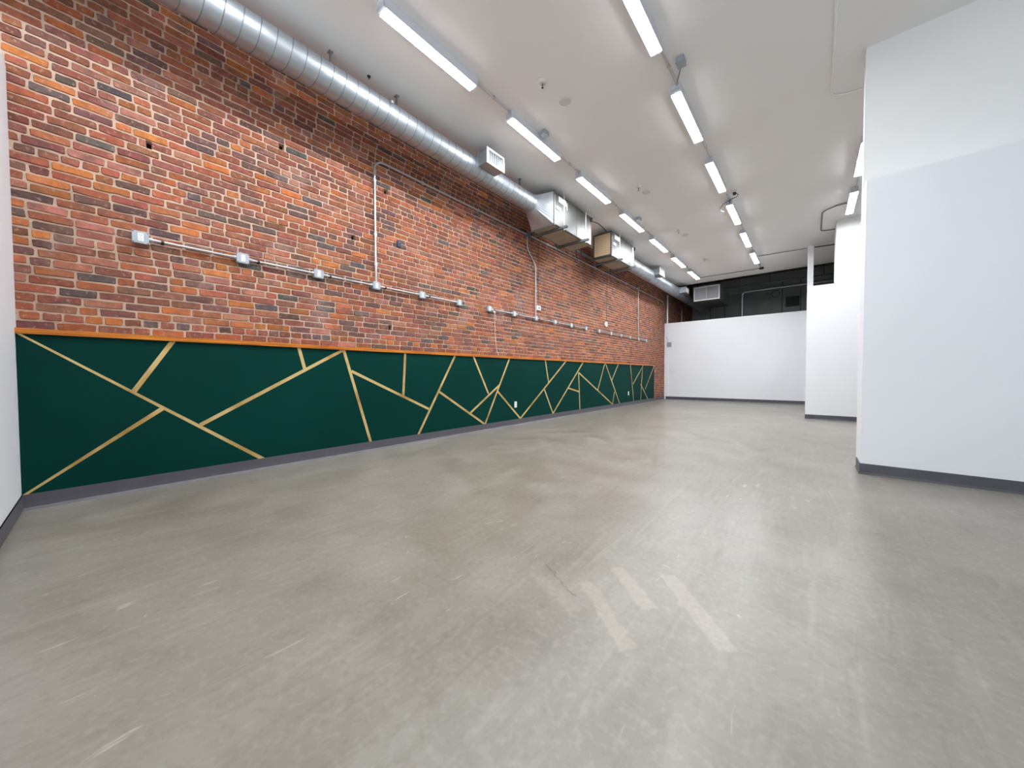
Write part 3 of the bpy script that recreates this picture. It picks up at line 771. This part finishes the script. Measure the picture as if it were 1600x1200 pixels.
# conduit linking the lamps
for x, ysr, nm, n in rows:
    for q_, (a, b_) in enumerate(zip(ysr[:-1], ysr[1:])):
        k = thing('lamp_conduit', 'thin ceiling pipe between %s and %s strip lights, %s' % (NUM[n-1-q_], NUM[n-2-q_], nm), 'conduit', (x+.02, a+LL, ZC-.022), 'pipes between strip lights, '+nm)
        MB().tube([(0, -.0, 0), (0, b_-a-LL, 0)], .0105, 8).build('pipe', M_cond, k, True)
        MB().lathe((0, 0, 0), (0, 1, 0), [(0, .017), (.03, .017)], 8).lathe((0, b_-a-LL, 0), (0, -1, 0), [(0, .017), (.03, .017)], 8).build('connector', M_cond, k)
        MB().box(-.014, .014, (b_-a-LL)/2-.01, (b_-a-LL)/2+.01, -.012, .022).build('strap', M_cond, k)
k = thing('lamp_conduit', 'thin ceiling pipe feeding middle row from the shop front side', 'conduit', (3.229, 2.15, ZC-.022))
MB().tube([(0, -.1, 0), (0, .48, 0)], .0105, 8).build('pipe', M_cond, k, True)

# ------------------------------------------------------------------ ceiling fixtures
def cbox(x, y, lab, cable):
    t = thing('ceiling_box', lab, 'junction box', (x, y, ZC), 'junction boxes beside the strip lights')
    MB().bbox(-.04, .04, -.055, .055, -.055, 0, .006).build('box_body', M_box, t)
    MB().bbox(-.042, .042, -.058, .058, -.062, -.053, .002).build('cover', M_box, t)
    MB().tube([Vector(c) for c in cable], .006, 6).build('cable', M_strut, t, True)
cbox(3.351, 4.118, 'grey ceiling box with short cable beside the middle row light', [(-.01, .05, -.03), (-.06, .16, -.03), (-.105, .25, -.03)])
cbox(1.588, 4.086, 'grey ceiling box beside brick-side row light near the spiral duct register', [(-.03, 0, -.03), (-.07, .0, -.03)])
cbox(1.588, 7.624, 'grey ceiling box beside brick-side row light near second air unit', [(-.03, 0, -.03), (-.07, .0, -.03)])
dv = thing('ceiling_device', 'small dark ceiling bracket with looping cables at the middle light row', 'bracket', (3.341, 7.687, ZC))
MB().bbox(-.05, .05, -.05, .05, -.03, 0, .008).build('base', M_recept, dv)
MB().bbox(-.02, .03, -.03, .03, -.07, -.03, .006).build('head', M_cable, dv)
MB().tube([(.03, .0, -.05), (.05, .08, -.05), (.02, .16, -.05), (-.06, .19, -.05), (-.13, .22, -.06), (-.22, .24, -.09), (-.28, .32, -.12), (-.29, .42, -.13), (-.25, .52, -.12)], .007, 6).build('cable', mat('violet_grey_cable', (98, 96, 122), .5), dv, True)
MB().tube([(-.10, .21, -.05), (-.12, .28, -.07), (-.11, .36, -.06)], .007, 6).build('cable', M_cable, dv, True)
eb = thing('round_ceiling_box', 'round grey box ending the middle light row near the rear partition', 'junction box', (3.235, 13.716, ZC))
MB().lathe((0, 0, 0), (0, 0, -1), [(0, .06), (.05, .06), (.055, .05)], 18).build('box_body', M_darkmetal, eb, True)
conduit('ceiling_conduit', 'thin dark pipe crossing ceiling between the two light rows', [(3.172, 13.716, ZC-.022), (1.44, 13.653, ZC-.022)], .011, M_strut)
conduit('ceiling_conduit', 'short pipe from last middle light to the round box', [(3.22, 12.78, ZC-.022), (3.23, 13.65, ZC-.022)], .0105, M_strut)
conduit('ceiling_conduit', 'thin dark pipe from slim white post to the middle light row', [(4.362, 12.375, ZC-.022), (3.278, 12.27, ZC-.022)], .011, M_strut)
conduit('ceiling_conduit', 'thin dark pipe leading from slim white post towards the pillar', [(4.502, 12.375, ZC-.03), (5.03, 12.51, ZC-.022), (5.98, 12.67, ZC-.022)], .013, M_darkmetal)
conduit('ceiling_conduit', 'painted ceiling pipe bending towards the white bulkhead', [(4.582, 3.38, ZC-.016), (4.608, 5.765, ZC-.016), (4.619, 5.829, ZC-.016), (4.65, 5.866, ZC-.016), (4.756, 5.913, ZC-.016), (5.24, 5.998, ZC-.016)], .012, M_ceil)
conduit('ceiling_conduit', 'grey bent ceiling pipe between short light row and the pillar', [(4.968, 9.63, ZC-.02), (4.819, 9.651, ZC-.02), (4.671, 9.756, ZC-.02), (4.613, 9.883, ZC-.02), (4.608, 10.03, ZC-.02), (4.608, 11.034, ZC-.02), (4.629, 11.108, ZC-.02), (4.69, 11.15, ZC-.02), (4.858, 11.19, ZC-.02)], .012, M_strut)
for i, (y, y2) in enumerate(((3.38, 3.80), (6.356, 6.65), (8.90, 9.30), (11.56, 11.74))):
    t = thing('ceiling_sprinkler', 'pendent sprinkler in pale cup on ceiling, %s from the shop front' % ORD[i], 'sprinkler', (2.053, y, ZC), 'ceiling sprinklers')
    MB().lathe((0, 0, 0), (0, 0, -1), [(0, .048), (.006, .048), (.03, .036), (.034, .028)], 20).build('escutcheon', M_sprink, t, True)
    MB().lathe((0, 0, -.03), (0, 0, -1), [(0, .008), (.02, .008), (.022, .005), (.045, .005)], 10).build('body', M_strut, t)
    MB().lathe((0, 0, -.075), (0, 0, -1), [(0, .013), (.003, .013)], 14).build('deflector', M_darkmetal, t)
    t = thing('cover_plate', 'flat round blank plate on the ceiling by sprinkler, %s from the shop front' % ORD[i], 'cover plate', (2.095, y2, ZC), 'round ceiling plates')
    MB().lathe((0, 0, 0), (0, 0, -1), [(0, .075), (.008, .075), (.014, .066), (.015, .0)], 24).build('plate', M_ceilplate, t, True)
    MB().lathe((0, 0, -.0145), (0, 0, -1), [(0, .058), (.002, .056), (.0025, .0)], 24).build('rim', M_sprink, t, True)
t = thing('ceiling_anchor', 'tiny dark anchor hook on ceiling beside the spiral duct', 'hook', (.595, 2.038, ZC))
MB().lathe((0, 0, 0), (0, 0, -1), [(0, .02), (.006, .02), (.01, .008), (.03, .007)], 10).build('hook', M_darkmetal, t)
em = thing('emergency_lamp', 'small white emergency lamp by the pillar under the ceiling', 'emergency light', (5.28, 10.62, 4.21))
MB().bbox(-.03, .09, -.06, 0, -.02, .09, .008).build('battery_box', mat('grey_lamp_body', (176, 176, 178), .5), em)
MB().lathe((-.01, -.06, .0), (-.3, -.7, -.5), [(0, .015), (.02, .035), (.06, .045), (.062, .0)], 16).build('lamp_head', M_recept, em, True)
